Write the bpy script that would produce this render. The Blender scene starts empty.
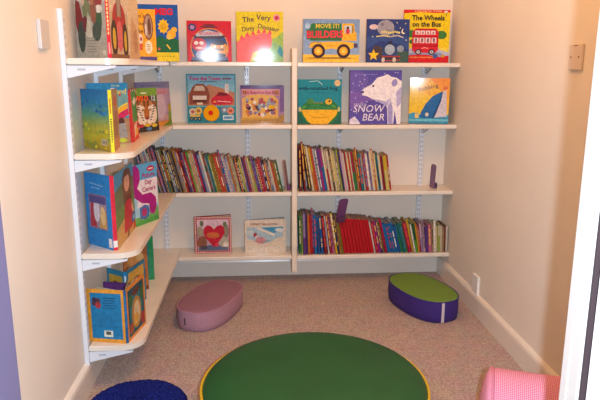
import bpy, bmesh, math, random
from mathutils import Matrix, Vector
random.seed(7)
C = bpy.context.scene.collection
SC = bpy.context.scene
PI = math.pi

# ------------------------------------------------------------------ measures (metres)
BACK, DEPTH, LEFT, LDEPTH, RIGHT = 3.174, 0.178, -0.6176, 0.2034, 1.0193
SHELF = [1.1493, 0.8433, 0.5007, 0.1611]          # tops of the four boards
FRONT = BACK - DEPTH                              # front edge of back boards
INNER = LEFT + LDEPTH                             # front edge of left boards
NEAR = 1.995                                      # near end of left boards
TH = 0.02
DOOR_Y = 0.90

# ------------------------------------------------------------------ materials
def lin(h):
    if isinstance(h, str):
        h = h.lstrip('#'); h = [int(h[i:i+2], 16) for i in (0, 2, 4)]
    return tuple((c/255/12.92 if c/255 <= .04045 else ((c/255+.055)/1.055)**2.4) for c in h) + (1,)

MATS = {}
def mat(col, rough=.5, coat=0, noise=.0, scale=60, bump=0, bscale=300, key=None, spec=.5, coat_rough=.12):
    k = key or (col if isinstance(col, str) else tuple(col), rough, coat, noise, scale, bump, bscale, spec)
    if k in MATS: return MATS[k]
    m = bpy.data.materials.new('material'); m.use_nodes = True
    nt = m.node_tree; b = nt.nodes['Principled BSDF']
    c = lin(col)
    b.inputs['Base Color'].default_value = c
    b.inputs['Roughness'].default_value = rough
    b.inputs['Specular IOR Level'].default_value = spec
    if coat:
        b.inputs['Coat Weight'].default_value = coat; b.inputs['Coat Roughness'].default_value = coat_rough
    tc = nt.nodes.new('ShaderNodeTexCoord')
    if noise:
        n = nt.nodes.new('ShaderNodeTexNoise'); n.inputs['Scale'].default_value = scale; n.inputs['Detail'].default_value = 3
        nt.links.new(tc.outputs['Object'], n.inputs['Vector'])
        r = nt.nodes.new('ShaderNodeValToRGB')
        r.color_ramp.elements[0].position = .3; r.color_ramp.elements[1].position = .7
        r.color_ramp.elements[0].color = tuple(max(0, x*(1-noise)) for x in c[:3]) + (1,)
        r.color_ramp.elements[1].color = tuple(min(1, x*(1+noise)) for x in c[:3]) + (1,)
        nt.links.new(n.outputs['Fac'], r.inputs['Fac']); nt.links.new(r.outputs['Color'], b.inputs['Base Color'])
    if bump:
        n = nt.nodes.new('ShaderNodeTexNoise'); n.inputs['Scale'].default_value = bscale; n.inputs['Detail'].default_value = 2
        nt.links.new(tc.outputs['Object'], n.inputs['Vector'])
        bp = nt.nodes.new('ShaderNodeBump'); bp.inputs['Strength'].default_value = bump; bp.inputs['Distance'].default_value = .002
        nt.links.new(n.outputs['Fac'], bp.inputs['Height']); nt.links.new(bp.outputs['Normal'], b.inputs['Normal'])
    MATS[k] = m
    return m
def cov(col): return mat(col, .6, .17, .16, 75, coat_rough=.10, spec=.2)       # laminated book board
def spn(col): return mat(col, .6, .1, .08, 90, spec=.2)

M_wall = mat('#ebe2d5', .55, 0, .03, 3, .05, 120, key='wall', spec=.25)
M_ceil = mat('#f0ece4', .8, key='ceil')
M_base = mat('#e8e0d4', .3, .3, .02, 6, key='base')
M_board = mat('#efe6d8', .3, .2, .05, 7, key='board')
M_post = mat('#ecdfcb', .4, 0, .05, 12, key='post')
M_metal = mat('#e6ebf2', .3, .2, key='whitemetal')
M_slot = mat('#b4bac8', .6, key='slot')
M_page = mat('#cdbb9f', .8, 0, .15, 220, key='page')
M_white = mat('#f3f1ee', .35, .2, key='plastic')

# ------------------------------------------------------------------ builders
def link(o, parent=None):
    C.objects.link(o)
    if parent is not None: o.parent = parent
    return o
def meshobj(name, bm, mats, parent=None, smooth=False, loc=(0,0,0), rz=0):
    me = bpy.data.meshes.new(name)
    bmesh.ops.recalc_face_normals(bm, faces=bm.faces[:])
    if smooth:
        for f in bm.faces: f.smooth = True
    bm.to_mesh(me); bm.free()
    for m in (mats if isinstance(mats, (list, tuple)) else [mats]): me.materials.append(m)
    o = bpy.data.objects.new(name, me); o.location = loc; o.rotation_euler = (0, 0, rz)
    return link(o, parent)
def thing(name, label, cat, loc=(0,0,0), rz=0, group=None):
    o = bpy.data.objects.new(name, None); o.empty_display_size = .02
    o.location = loc; o.rotation_euler = (0, 0, rz)
    link(o); return tag(o, label, cat, group)
def tag(o, label, cat, group=None):
    o['label'] = label; o['category'] = cat
    if group: o['group'] = group
    return o
def struct(o):
    o['kind'] = 'structure'; return o
def box(bm, x0, x1, y0, y1, z0, z1, mi=0, bev=0, seg=2):
    vs = [bm.verts.new(p) for p in ((x0,y0,z0),(x1,y0,z0),(x1,y1,z0),(x0,y1,z0),(x0,y0,z1),(x1,y0,z1),(x1,y1,z1),(x0,y1,z1))]
    fs = [bm.faces.new([vs[i] for i in f]) for f in ((0,3,2,1),(4,5,6,7),(0,1,5,4),(1,2,6,5),(2,3,7,6),(3,0,4,7))]
    for f in fs: f.material_index = mi
    if bev:
        es = list({e for f in fs for e in f.edges})
        bmesh.ops.bevel(bm, geom=es, offset=bev, segments=seg, affect='EDGES', profile=.5)
    return vs
def boxobj(name, b, m, parent=None, bev=0, seg=2, loc=(0,0,0), rz=0):
    bm = bmesh.new(); box(bm, *b, bev=bev, seg=seg); return meshobj(name, bm, m, parent, loc=loc, rz=rz)
def prism(bm, pts, z0, z1, mi=0):
    a = [bm.verts.new((x, y, z0)) for x, y in pts]; b = [bm.verts.new((x, y, z1)) for x, y in pts]
    n = len(pts); fs = [bm.faces.new(a[::-1]), bm.faces.new(b)]
    for i in range(n): fs.append(bm.faces.new((a[i], a[(i+1) % n], b[(i+1) % n], b[i])))
    for f in fs: f.material_index = mi
    return fs

# ------------------------------------------------------------------ printed pictures (thin ink layers on a cover lying in local x-z, facing -y)
def ell(cx, cy, rx, ry, col, rot=0, n=28):
    c, s = math.cos(rot), math.sin(rot)
    return ('p', [(cx+rx*math.cos(t)*c-ry*math.sin(t)*s, cy+rx*math.cos(t)*s+ry*math.sin(t)*c) for t in (2*PI*i/n for i in range(n))], col)
def pol(col, *pts): return ('p', list(pts), col)
def rec(x0, y0, x1, y1, col): return ('p', [(x0,y0),(x1,y0),(x1,y1),(x0,y1)], col)
def star(cx, cy, r, col, k=.45, n=5, asp=1):
    return ('p', [(cx+(r if i % 2 == 0 else r*k)*math.sin(PI*i/n)*asp, cy+(r if i % 2 == 0 else r*k)*math.cos(PI*i/n)) for i in range(2*n)], col)
def lin_(col, wd, *pts):
    out = []
    for (x0, y0), (x1, y1) in zip(pts, pts[1:]):
        d = math.hypot(x1-x0, y1-y0) or 1; nx, ny = -(y1-y0)/d*wd/2, (x1-x0)/d*wd/2
        out.append(('p', [(x0+nx,y0+ny),(x1+nx,y1+ny),(x1-nx,y1-ny),(x0-nx,y0-ny)], col))
    return out
def grad(y0, y1, *cs, x0=0, x1=1, n=8):
    out = []; m = len(cs)-1; N = n*m
    h = [[int(c[i:i+2], 16) for i in (1, 3, 5)] for c in cs]
    for i in range(N):
        q = i/(N-1)*m; k = min(int(q), m-1); g = q-k
        c = '#%02x%02x%02x' % tuple(int(a+(b-a)*g) for a, b in zip(h[k], h[k+1]))
        out.append(rec(x0, y0+(y1-y0)*i/N, x1, y0+(y1-y0)*(i+1)/N, c))
    return out
def txt(s, cx, cy, size, col, rot=0, bold=.012, wide=1.0, shear=0): return ('t', s, cx, cy, size, col, rot, bold, wide, shear)

def flat(shapes):
    r = []
    for s in shapes: r.extend(s if isinstance(s, list) else [s])
    return r
def picture(shapes, w, h, parent, y=0.0, name='cover_picture', x0=0, z0=0):
    """picture shapes in unit coordinates of a w x h cover; text becomes a second mesh"""
    shapes = flat(shapes)
    bm = bmesh.new(); mats = []; cols = {}
    tb = bmesh.new(); tm = []; tc = {}
    k = 0
    for s in shapes:
        k += 1
        yy = y - .0003 - k*.00004
        if s[0] == 'p':
            if s[2] not in cols: cols[s[2]] = len(mats); mats.append(cov(s[2]))
            pts = [(min(1, max(0, a)), min(1, max(0, b))) for a, b in s[1]]
            q = []
            for p in pts:
                if not q or (abs(p[0]-q[-1][0]) + abs(p[1]-q[-1][1])) > 1e-5: q.append(p)
            if len(q) > 1 and abs(q[0][0]-q[-1][0]) + abs(q[0][1]-q[-1][1]) < 1e-5: q.pop()
            if len(q) < 3: continue
            vs = [bm.verts.new((x0+a*w, yy, z0+b*h)) for a, b in q]
            f = bm.faces.new(vs); f.material_index = cols[s[2]]
            f.normal_update()
            if f.normal.y > 0: f.normal_flip()
        else:
            _, st, cx, cy, size, col, rot, bold, wide, shear = s
            cu = bpy.data.curves.new('lettering', 'FONT'); cu.body = st; cu.size = size*h; cu.align_x = 'CENTER'; cu.align_y = 'CENTER'
            cu.offset = bold*size*h; cu.shear = shear; cu.resolution_u = 2
            to = bpy.data.objects.new('lettering', cu)
            me = bpy.data.meshes.new_from_object(to)
            if col not in tc: tc[col] = len(tm); tm.append(cov(col))
            mtx = Matrix.Translation((x0+cx*w, yy-.0002, z0+cy*h)) @ Matrix.Rotation(-rot, 4, 'Y') @ Matrix.Rotation(PI/2, 4, 'X') @ Matrix.Diagonal((wide, 1, 1, 1))
            me.transform(mtx)
            base = len(tb.faces)
            tb.from_mesh(me); tb.faces.ensure_lookup_table()
            for f in tb.faces[base:]: f.material_index = tc[col]
            bpy.data.meshes.remove(me); bpy.data.objects.remove(to); bpy.data.curves.remove(cu)
    def fin(b, nm, ms):
        me = bpy.data.meshes.new(nm); b.to_mesh(me); b.free()
        for m in ms: me.materials.append(m)
        o = bpy.data.objects.new(nm, me); return link(o, parent)
    if len(bm.faces): fin(bm, name, mats)
    else: bm.free()
    if len(tb.faces): fin(tb, 'title', tm)
    else: tb.free()

# ------------------------------------------------------------------ book kinds
def closed_book(label, x0, x1, z, h, y, t, col, shapes, rz=0, tilt=2.0, spine_col=None, group=None):
    """standing face-out: lower-left front corner at x0"""
    w = x1-x0
    r = thing('picture_book', label, 'book', (x0, y, z+.0006), rz, group)
    r.rotation_euler = (math.radians(-tilt), 0, rz)
    c = .0022
    bm = bmesh.new()
    box(bm, 0, w, 0, c, 0, h, 0, .0006, 1); box(bm, 0, w, t-c, t, 0, h, 0, .0006, 1)
    box(bm, 0, c, c*.6, t-c*.6, 0, h, 1)
    meshobj('cover', bm, [cov(col), cov(spine_col or col)], r)
    boxobj('pages', (c, w-.004, c+.0002, t-c-.0002, .003, h-.003), M_page, r)
    picture(shapes, w, h, r)
    return r

def stand_open(label, S, wb, wf, h, back_dir, front_dir, sw, cols, back_shapes=None, front_shapes=None, spine_shapes=None, z=0, group=None, leaves=4, hf=None, front2=None):
    """book stood on end, opened like a tent with its spine toward the door. angles in degrees"""
    hf = hf or h
    r = thing('picture_book', label, 'book', (S[0], S[1], z+.0004), 0, group)
    c = .0026
    a, b = math.radians(front_dir), math.radians(back_dir)
    # spine runs from s0 to s1
    mid = (a+b)/2
    d = Vector((math.cos(mid), math.sin(mid), 0))
    s0, s1 = -d*sw/2, d*sw/2
    sp = boxobj('spine', (0, sw, 0, c, 0, h), cov(cols[1]), r, bev=.0006, seg=1, loc=s0, rz=mid)
    if spine_shapes: picture(spine_shapes, sw, h, sp)
    p = s0 - Vector((math.cos(b), math.sin(b), 0))*wb
    bc = boxobj('back_cover', (0, wb, 0, c, 0, h), cov(cols[0]), r, bev=.0006, seg=1, loc=p, rz=b)
    if back_shapes: picture(back_shapes, wb, h, bc)
    fc = boxobj('front_cover', (0, wf, 0, c, 0, hf), cov(cols[2]), r, bev=.0006, seg=1, loc=s1, rz=a)
    if front_shapes: picture(front_shapes, wf, hf, fc)
    bm = bmesh.new()
    b2 = b + PI
    while b2 < a: b2 += 2*PI
    while b2 - a > 2*PI: b2 -= 2*PI
    for i in range(leaves):
        g = a + (b2-a)*(i+1)/(leaves+1)
        if leaves > 1: g = a + (b2-a)*(.08+.30*i/(leaves-1)) if i < leaves/2 else b2 - (b2-a)*(.08+.30*(leaves-1-i)/(leaves-1))
        L = min(wb, wf)*.95
        vs = box(bm, .004, L, -.0006, .0006, .004, min(h, hf)-.005)
        for v in vs: v.co = Matrix.Rotation(g, 4, 'Z') @ v.co
    meshobj('pages', bm, M_page, r)
    if front2:
        w2, ang2, h2, col2, sh2 = front2
        e = s1 + Vector((math.cos(a), math.sin(a), 0))*wf
        f2 = boxobj('cover_flap', (0, w2, 0, c, 0, h2), cov(col2), r, bev=.0006, seg=1, loc=e, rz=math.radians(ang2))
        picture(sh2, w2, h2, f2)
    return r

# ------------------------------------------------------------------ the room
def carpet():
    m = bpy.data.materials.new('carpet'); m.use_nodes = True; nt = m.node_tree; b = nt.nodes['Principled BSDF']
    b.inputs['Roughness'].default_value = .95; b.inputs['Specular IOR Level'].default_value = .15
    tc = nt.nodes.new('ShaderNodeTexCoord')
    mp = nt.nodes.new('ShaderNodeMapping'); mp.inputs['Scale'].default_value = (1, .62, 1); mp.inputs['Rotation'].default_value = (0, 0, .05)
    nt.links.new(tc.outputs['Object'], mp.inputs['Vector'])
    v = nt.nodes.new('ShaderNodeTexVoronoi'); v.inputs['Scale'].default_value = 105; v.inputs['Randomness'].default_value = .45
    nt.links.new(mp.outputs['Vector'], v.inputs['Vector'])
    n = nt.nodes.new('ShaderNodeTexNoise'); n.inputs['Scale'].default_value = 14; n.inputs['Detail'].default_value = 6
    nt.links.new(tc.outputs['Object'], n.inputs['Vector'])
    r = nt.nodes.new('ShaderNodeValToRGB'); e = r.color_ramp.elements
    e[0].position = .1; e[0].color = lin('#c6b2aa'); e[1].position = .8; e[1].color = lin('#99857f')
    nt.links.new(v.outputs['Distance'], r.inputs['Fac'])
    mx = nt.nodes.new('ShaderNodeMix'); mx.data_type = 'RGBA'; mx.blend_type = 'OVERLAY'; mx.inputs['Factor'].default_value = .18
    nt.links.new(r.outputs['Color'], mx.inputs['A']); nt.links.new(n.outputs['Color'], mx.inputs['B'])
    nt.links.new(mx.outputs['Result'], b.inputs['Base Color'])
    bp = nt.nodes.new('ShaderNodeBump'); bp.inputs['Strength'].default_value = .6; bp.inputs['Distance'].default_value = .004; bp.invert = True
    nt.links.new(v.outputs['Distance'], bp.inputs['Height']); nt.links.new(bp.outputs['Normal'], b.inputs['Normal'])
    return m
CEIL = 2.35
struct(boxobj('floor', (LEFT-.9, RIGHT+.9, -1.6, BACK+.1, -.06, 0), carpet()))
struct(boxobj('wall_back', (LEFT-.1, RIGHT+.1, BACK, BACK+.1, 0, CEIL), M_wall))
struct(boxobj('wall_left', (LEFT-.1, LEFT, DOOR_Y+.1, BACK, 0, CEIL), M_wall))
struct(boxobj('wall_right', (RIGHT, RIGHT+.1, DOOR_Y+.1, BACK, 0, CEIL), M_wall))
struct(boxobj('ceiling', (LEFT-.1, RIGHT+.1, DOOR_Y, BACK+.1, CEIL, CEIL+.06), M_ceil))
DL, DR = -.424, .570            # doorway
bm = bmesh.new()
box(bm, LEFT-.9, DL-.03, DOOR_Y+.01, DOOR_Y+.1, 0, CEIL); box(bm, DR+.03, RIGHT+.9, DOOR_Y+.03, DOOR_Y+.1, 0, CEIL); box(bm, DL-.03, DR+.03, DOOR_Y+.01, DOOR_Y+.1, 2.04, CEIL)
struct(meshobj('wall_front', bm, M_wall))
def skirting(name, prof, a, b, axis, sign):
    """profile (depth, height) run along an axis"""
    bm = bmesh.new(); ra = []; rb = []
    for d, z in prof:
        if axis == 'y': ra.append(bm.verts.new((a[0]+sign*d, a[1], z))); rb.append(bm.verts.new((b[0]+sign*d, b[1], z)))
        else: ra.append(bm.verts.new((a[0], a[1]+sign*d, z))); rb.append(bm.verts.new((b[0], b[1]+sign*d, z)))
    n = len(prof); bm.faces.new(ra); bm.faces.new(rb[::-1])
    for i in range(n): bm.faces.new((ra[i], ra[(i+1) % n], rb[(i+1) % n], rb[i]))
    return struct(meshobj(name, bm, M_base))
PROF = [(0,0),(.018,0),(.018,.078),(.015,.088),(.008,.094),(0,.096)]
skirting('baseboard_right', PROF, (RIGHT, DOOR_Y+.1), (RIGHT, BACK), 'y', -1)
skirting('baseboard_left', PROF, (LEFT, DOOR_Y+.1), (LEFT, BACK), 'y', 1)
skirting('baseboard_back', PROF, (LEFT+.018, BACK), (RIGHT-.018, BACK), 'x', -1)
# doorway: right casing with its bead, left lining, leaf opened against the hall
M_gloss = mat('#f6f4f2', .3, .2, key='glosswhite')
bm = bmesh.new()
box(bm, DR, DR+.03, DOOR_Y+.078, DOOR_Y+.1, 0, 2.03, bev=.0012); box(bm, DR+.0015, DR+.03, DOOR_Y+.046, DOOR_Y+.0772, 0, 2.03, bev=.0012)
struct(meshobj('trim_1', bm, M_gloss))
struct(boxobj('hinge_gap_shade', (DR+.006, DR+.022, DOOR_Y+.038, DOOR_Y+.0455, 0, 2.03), mat('#4a3a3e', .8), bev=.001))  # dark strip standing in for the hinge gap, shade put into its colour
M_purple = mat('#716c90', .55, .1, key='purple')
bm = bmesh.new()
box(bm, DL-.12, DL, DOOR_Y-.012, DOOR_Y+.1, 0, 2.03, bev=.002)
struct(meshobj('trim_2', bm, M_purple))
leaf = struct(boxobj('door_1', (0, .76, 0, .04, .012, 2.02), M_gloss, bev=.003, loc=(DR+.004, DOOR_Y+.021, 0), rz=math.radians(-52)))
leaf['label'] = 'white glossy door leaf opened outward at the right'

# ------------------------------------------------------------------ shelving
def upright(label, loc, rz, z0, z1, brackets, length):
    """slotted wall channel with four pressed brackets; local -y points into the room"""
    r = thing('shelf_upright', label, 'shelf upright', (loc[0], loc[1], 0), rz, 'slotted shelf uprights')
    bm = bmesh.new()
    box(bm, -.012, .012, -.017, -.0006, z0, z1, 0, .0012, 1)
    z = z0+.02
    while z < z1-.03:
        for s in (-1, 1): box(bm, s*.0055-.0022, s*.0055+.0022, -.0173, -.016, z, z+.013, 1)
        z += .025
    meshobj('channel', bm, [M_metal, M_slot], r)
    for zt in brackets:
        bm = bmesh.new()
        top = zt-TH-.0006
        prof = [(.0175, top), (length, top), (length, top-.008), (.0175, top-.042)]
        for sx in (-.0065, .0045):
            a = [bm.verts.new((sx, -d, q)) for d, q in prof]; b = [bm.verts.new((sx+.002, -d, q)) for d, q in prof]
            bm.faces.new(a); bm.faces.new(b[::-1])
            for i in range(4): bm.faces.new((a[i], a[(i+1) % 4], b[(i+1) % 4], b[i]))
        box(bm, -.0065, .0065, -length, -.0175, top-.002, top)
        box(bm, -.0072, -.0066, -.075, -.05, top-.018, top-.012, 1)
        meshobj('bracket', bm, [M_metal, M_slot], r)
    return r
posl = ['nearest the doorway', 'second from the doorway', 'third from the doorway', 'tucked in the corner by the back wall']
for y, p, top in zip((NEAR+.012, 2.39, 2.82), posl, (1.30, 1.14, 1.14)):
    upright('white slotted metal upright on the left wall, ' + p, (LEFT, y), PI/2, .088, top, SHELF, LDEPTH-.035)
posb = ['in the left corner behind the standing picture books', 'in the middle of the left bay', 'left of the two in the right bay', 'right of the two in the right bay']
for x, p in zip((-.49, -.048, .435, .885), posb):
    upright('white slotted upright on back wall, ' + p, (x, BACK), 0, .11, 1.14, SHELF, .125)

lvl = ['top', 'second', 'third', 'lowest']
for z, n in zip(SHELF, lvl):
    R_ = .075
    pts = [(LEFT+.0185, BACK-.0005), (LEFT+.0185, NEAR)]
    pts += [(INNER-R_+R_*math.sin(t), NEAR+R_-R_*math.cos(t)) for t in (PI/2*i/10 for i in range(11))]
    pts += [(INNER, BACK-.0005)]
    bm = bmesh.new(); fs = prism(bm, pts, z-TH, z)
    es = [e for e in bm.edges if abs(e.verts[0].co.z-e.verts[1].co.z) < 1e-6]
    bmesh.ops.bevel(bm, geom=es, offset=.003, segments=2, affect='EDGES')
    tag(meshobj('shelf_board', bm, M_board), f'round cornered cream shelf board along the left wall, {n} of four', 'shelf', 'cream shelf boards')
    o = boxobj('shelf_board', (INNER+.001, .1755, FRONT, BACK-.0005, z-TH, z), M_board, bev=.003)
    tag(o, f'cream shelf board on the back wall left of the divider, {n} of four', 'shelf', 'cream shelf boards')
    o = boxobj('shelf_board', (.2025, RIGHT-.001, FRONT, BACK-.0005, z-TH-.002, z-.002), M_board, bev=.003)
    tag(o, f'cream shelf board on the back wall right of the divider, {n} of four', 'shelf', 'cream shelf boards')
tag(boxobj('shelf_divider', (.1765, .2015, FRONT-.004, BACK-.0195, .071, 1.216), M_post, bev=.002), 'narrow upright cream divider board between the two back wall bays', 'divider')

# ------------------------------------------------------------------ face-out books, top shelf, back wall
Z1, Z2, Z3, Z4 = SHELF
closed_book('square red picture book with two cartoon vehicles in a round window, top shelf', -.330, -.117, Z1, .193, 3.03, .016, '#cf1f33',
 [rec(0,0,1,1,'#cf1f33'), ell(.5,.36,.43,.46,'#d9a03c'), ell(.5,.36,.41,.44,'#2d4a8c'), rec(.09,0,.91,.12,'#5a6a96'), rec(.07,0,.93,.045,'#2a2d4a'),
  pol('#3a3140',(.12,.62),(.3,.72),(.7,.72),(.88,.62),(.74,.56),(.26,.56)), pol('#b9bfd2',(.2,.68),(.45,.78),(.78,.7),(.8,.64),(.2,.62)), txt('ROARING',.5,.69,.11,'#d4213a'),
  ell(.26,.42,.17,.16,'#c62a3c'), ell(.2,.46,.05,.045,'#f2e6e0'), ell(.32,.46,.05,.045,'#f2e6e0'), ell(.26,.34,.08,.03,'#f0cfc8'),
  ell(.71,.32,.21,.19,'#d79a3e'), ell(.71,.47,.16,.06,'#39405c'), rec(.6,.28,.82,.33,'#7b5a2a'), ell(.62,.38,.03,.03,'#fff4dc'), ell(.78,.38,.03,.03,'#fff4dc'), ell(.71,.16,.16,.05,'#33384f'),
  ell(.3,.17,.12,.1,'#9aa7cc'), ell(.12,.84,.09,.09,'#3b3c78'), ell(.12,.84,.05,.05,'#b48fb8'), ell(.5,.9,.14,.03,'#7c2430'), ell(.5,.85,.22,.025,'#6d2a38')], tilt=-1.0, rz=math.radians(5.0))
closed_book('yellow and green picture book with a pink dinosaur on the cover, top shelf', -.092, .135, Z1, .237, 3.03, .012, '#dfc91f',
 [rec(0,0,1,1,'#ded02a'), pol('#9cc455',(.72,0),(1,0),(1,.62),(.86,.5),(.74,.45)), pol('#86bb6c',(.3,0),(1,0),(1,.3),(.8,.4),(.6,.24)), pol('#2f8fa0',(.86,.2),(.98,.08),(1,.2),(.93,.34)),
  pol('#f4757a',(0,0),(.28,0),(.34,.18),(.44,.22),(.52,.2),(.62,.2),(.74,.3),(.76,.42),(.74,.56),(.56,.58),(.4,.54),(.2,.52),(.04,.42),(0,.4)),
  [pol('#e8575f',(x,y),(x+.06,y+.1),(x+.1,y)) for x, y in ((.06,.45),(.18,.51),(.3,.54),(.42,.57),(.54,.58),(.66,.56))],
  lin_('#d65f66',.012,(.34,.5),(.4,.46),(.48,.47)), ell(.52,.06,.2,.05,'#d7ead0'),
  ell(.86,.88,.075,.07,'#e79aa8'), ell(.86,.88,.045,.042,'#c0405a'),
  txt('The',.25,.84,.15,'#4a3050',.1), txt('Very',.58,.88,.15,'#4a3050',-.05), txt('Dirty',.25,.66,.125,'#5a3848',.12), txt('Dinosaur',.685,.68,.125,'#5a3848',-.18,.012,.95)], tilt=-.9)
closed_book('blue picture book with a yellow dump truck on the cover, top shelf', .233, .512, Z1, .206, 3.03, .012, '#6e93c4',
 [rec(0,0,1,1,'#8aaad4'), rec(0,.62,1,1,'#7f9fcb'), rec(0,0,1,.18,'#f0c84a'), pol('#e0b23c',(.02,.1),(.5,.08),(.98,.12),(.98,.08),(.02,.05)), ell(.48,.1,.4,.02,'#9b7a35'),
  pol('#2f7a4a',(.12,.5),(.12,.86),(.18,.9),(.68,.9),(.68,.5)), rec(.06,.53,.69,.76,'#3f6b48'),
  txt('MOVE IT!',.43,.835,.14,'#f2cf4c'), txt('BUILDERS',.385,.64,.22,'#ea2f4e',.02,.03,.92),
  pol('#edbb3e',(.1,.34),(.14,.46),(.7,.49),(.9,.46),(.9,.34),(.8,.28),(.6,.3),(.5,.32),(.35,.28),(.2,.34)), pol('#e8b534',(.69,.5),(.69,.9),(.9,.9),(.92,.7),(.95,.68),(.95,.5)),
  rec(.73,.68,.86,.85,'#bfd0e2'), ell(.79,.72,.035,.07,'#c4354e'), ell(.79,.8,.025,.03,'#5a3a30'), lin_('#3a3f4a',.015,(.88,.68),(.88,.86)), rec(.9,.34,.97,.44,'#56486a'), lin_('#8a6a28',.01,(.08,.4),(.2,.48),(.34,.44)), lin_('#8a6a28',.01,(.42,.38),(.56,.38)),
  [[ell(x,.26,.12,.165,'#3a2733'), ell(x,.26,.075,.1,'#e7a92e'), ell(x,.26,.04,.055,'#f2d05a')] for x in (.27,.72)][0], [[ell(x,.26,.12,.165,'#3a2733'), ell(x,.26,.075,.1,'#e7a92e'), ell(x,.26,.04,.055,'#f2d05a')] for x in (.27,.72)][1],
  ell(.08,.84,.05,.06,'#a9cbe6')], tilt=.8)
closed_book('dark blue night picture book with a yellow star in its corner, top shelf', .548, .762, Z1, .208, 3.03, .012, '#27356b',
 [rec(0,0,1,1,'#2b3f80'), pol('#33508f',(0,.3),(.3,.5),(.7,.45),(1,.3),(1,.6),(0,.6)), ell(.44,.8,.2,.18,'#9a98a6'), ell(.36,.88,.04,.04,'#7b7a8c'), ell(.52,.74,.05,.04,'#83828f'),
  ell(.16,.82,.1,.06,'#d8c2c8'), pol('#4a3f44',(.05,.1),(.2,.4),(.36,.36),(.5,.1)), pol('#3d5c55',(.55,.1),(.75,.3),(1,.25),(1,0),(.5,0)),
  [ell(.36+.05*i,.7+.012*math.sin(i*1.3),.022,.028,'#d9cf7c') for i in range(9)], lin_('#d8cf8a',.028,(.22,.6),(.4,.62),(.55,.6)), lin_('#b8b4ae',.03,(.56,.6),(.72,.63),(.86,.58)),
  rec(.38,.1,.72,.34,'#2b4c86'), rec(.36,.06,.78,.14,'#3a3a48'), ell(.55,.3,.15,.15,'#28406e'), ell(.55,.3,.12,.12,'#9fb2c6'), rec(.5,.42,.6,.5,'#2a3150'), ell(.8,.32,.08,.08,'#8a99aa'), lin_('#a83a40',.03,(.36,.14),(.8,.14)), lin_('#b0474a',.025,(.36,.03),(.8,.06)), ell(.4,.06,.04,.06,'#c9c2ba'), ell(.66,.06,.04,.06,'#c9c2ba'),
  ell(.86,.72,.05,.06,'#f0e8c8'), ell(.885,.735,.045,.05,'#2b3f80'), [star(x,y,.02,'#e9dfa2') for x, y in ((.7,.92),(.9,.9),(.62,.66),(.14,.6),(.93,.52),(.78,.8),(.74,.7))], star(.17,.17,.14,'#f2c32a',.45,5,.95)], tilt=.8)
closed_book('tall red and yellow picture book with a double decker bus on the cover, top shelf', .744, .980, Z1, .258, 3.075, .012, '#cf1c2c',
 [rec(0,0,1,1,'#ecd01c'), pol('#d21b2a',(0,.93),(.35,.955),(.7,.94),(1,.955),(1,1),(0,1)), txt('A PUSH AND PULL UP BOOK',.52,.972,.042,'#f4d9a0'), ell(.9,.965,.04,.02,'#f3e9e0'), lin_('#5a2030',.012,(.93,.96),(.9,.88)),
  pol('#b7c0d8',(0,.16),(.2,.3),(.75,.3),(1,.2),(1,.12),(0,.1)), pol('#8e9cc6',(0,.14),(.4,.24),(.8,.2),(1,.1),(0,.1)), pol('#f0d94e',(.72,.3),(1,.28),(1,.2),(.82,.24)),
  ell(.16,.55,.12,.07,'#3f7d3a'), ell(.82,.53,.12,.08,'#3f7d3a'), ell(.2,.4,.07,.05,'#4a6a3a'),
  pol('#d21f33',(.19,.24),(.19,.58),(.26,.65),(.7,.65),(.76,.58),(.76,.24),(.7,.19),(.25,.19)), lin_('#a01626',.012,(.19,.5),(.76,.5)), lin_('#8a1222',.008,(.22,.625),(.74,.625)),
  [rec(.25+.115*i,.535,.345+.115*i,.61,'#ece0e0') for i in range(4)], [rec(.22+.13*i,.375,.325+.13*i,.475,'#dfd5dc') for i in range(4)], [ell(.272+.13*i,.415,.026,.036,'#a8606a') for i in range(4)], [ell(.297+.115*i,.565,.022,.028,'#b87a7a') for i in range(4)], [ell(.272+.13*i,.45,.022,.016,'#5a3a34') for i in range(4)],
  rec(.19,.3,.76,.345,'#b81528'), [[ell(x,.205,.07,.055,'#2f2a36'), ell(x,.205,.04,.032,'#cfc4d2'), ell(x,.205,.016,.013,'#5a5060')] for x in (.33,.62)][0], [[ell(x,.205,.07,.055,'#2f2a36'), ell(x,.205,.04,.032,'#cfc4d2'), ell(x,.205,.016,.013,'#5a5060')] for x in (.33,.62)][1], lin_('#f0b8b0',.012,(.4,.27),(.47,.29),(.54,.27)),
  pol('#d01c28',(0,0),(1,0),(1,.14),(.8,.11),(.5,.155),(.2,.15),(0,.115)), txt('and other nursery rhymes',.4,.105,.045,'#f3c65a',.0,.01), ell(.7,.125,.055,.045,'#3f5d9c'), ell(.87,.13,.04,.03,'#c8a03a'),
  txt('The Wheels',.52,.845,.13,'#2a1a28',0,.03), txt('on the Bus',.49,.725,.13,'#2a1a28',0,.03)], tilt=.8)

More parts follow.
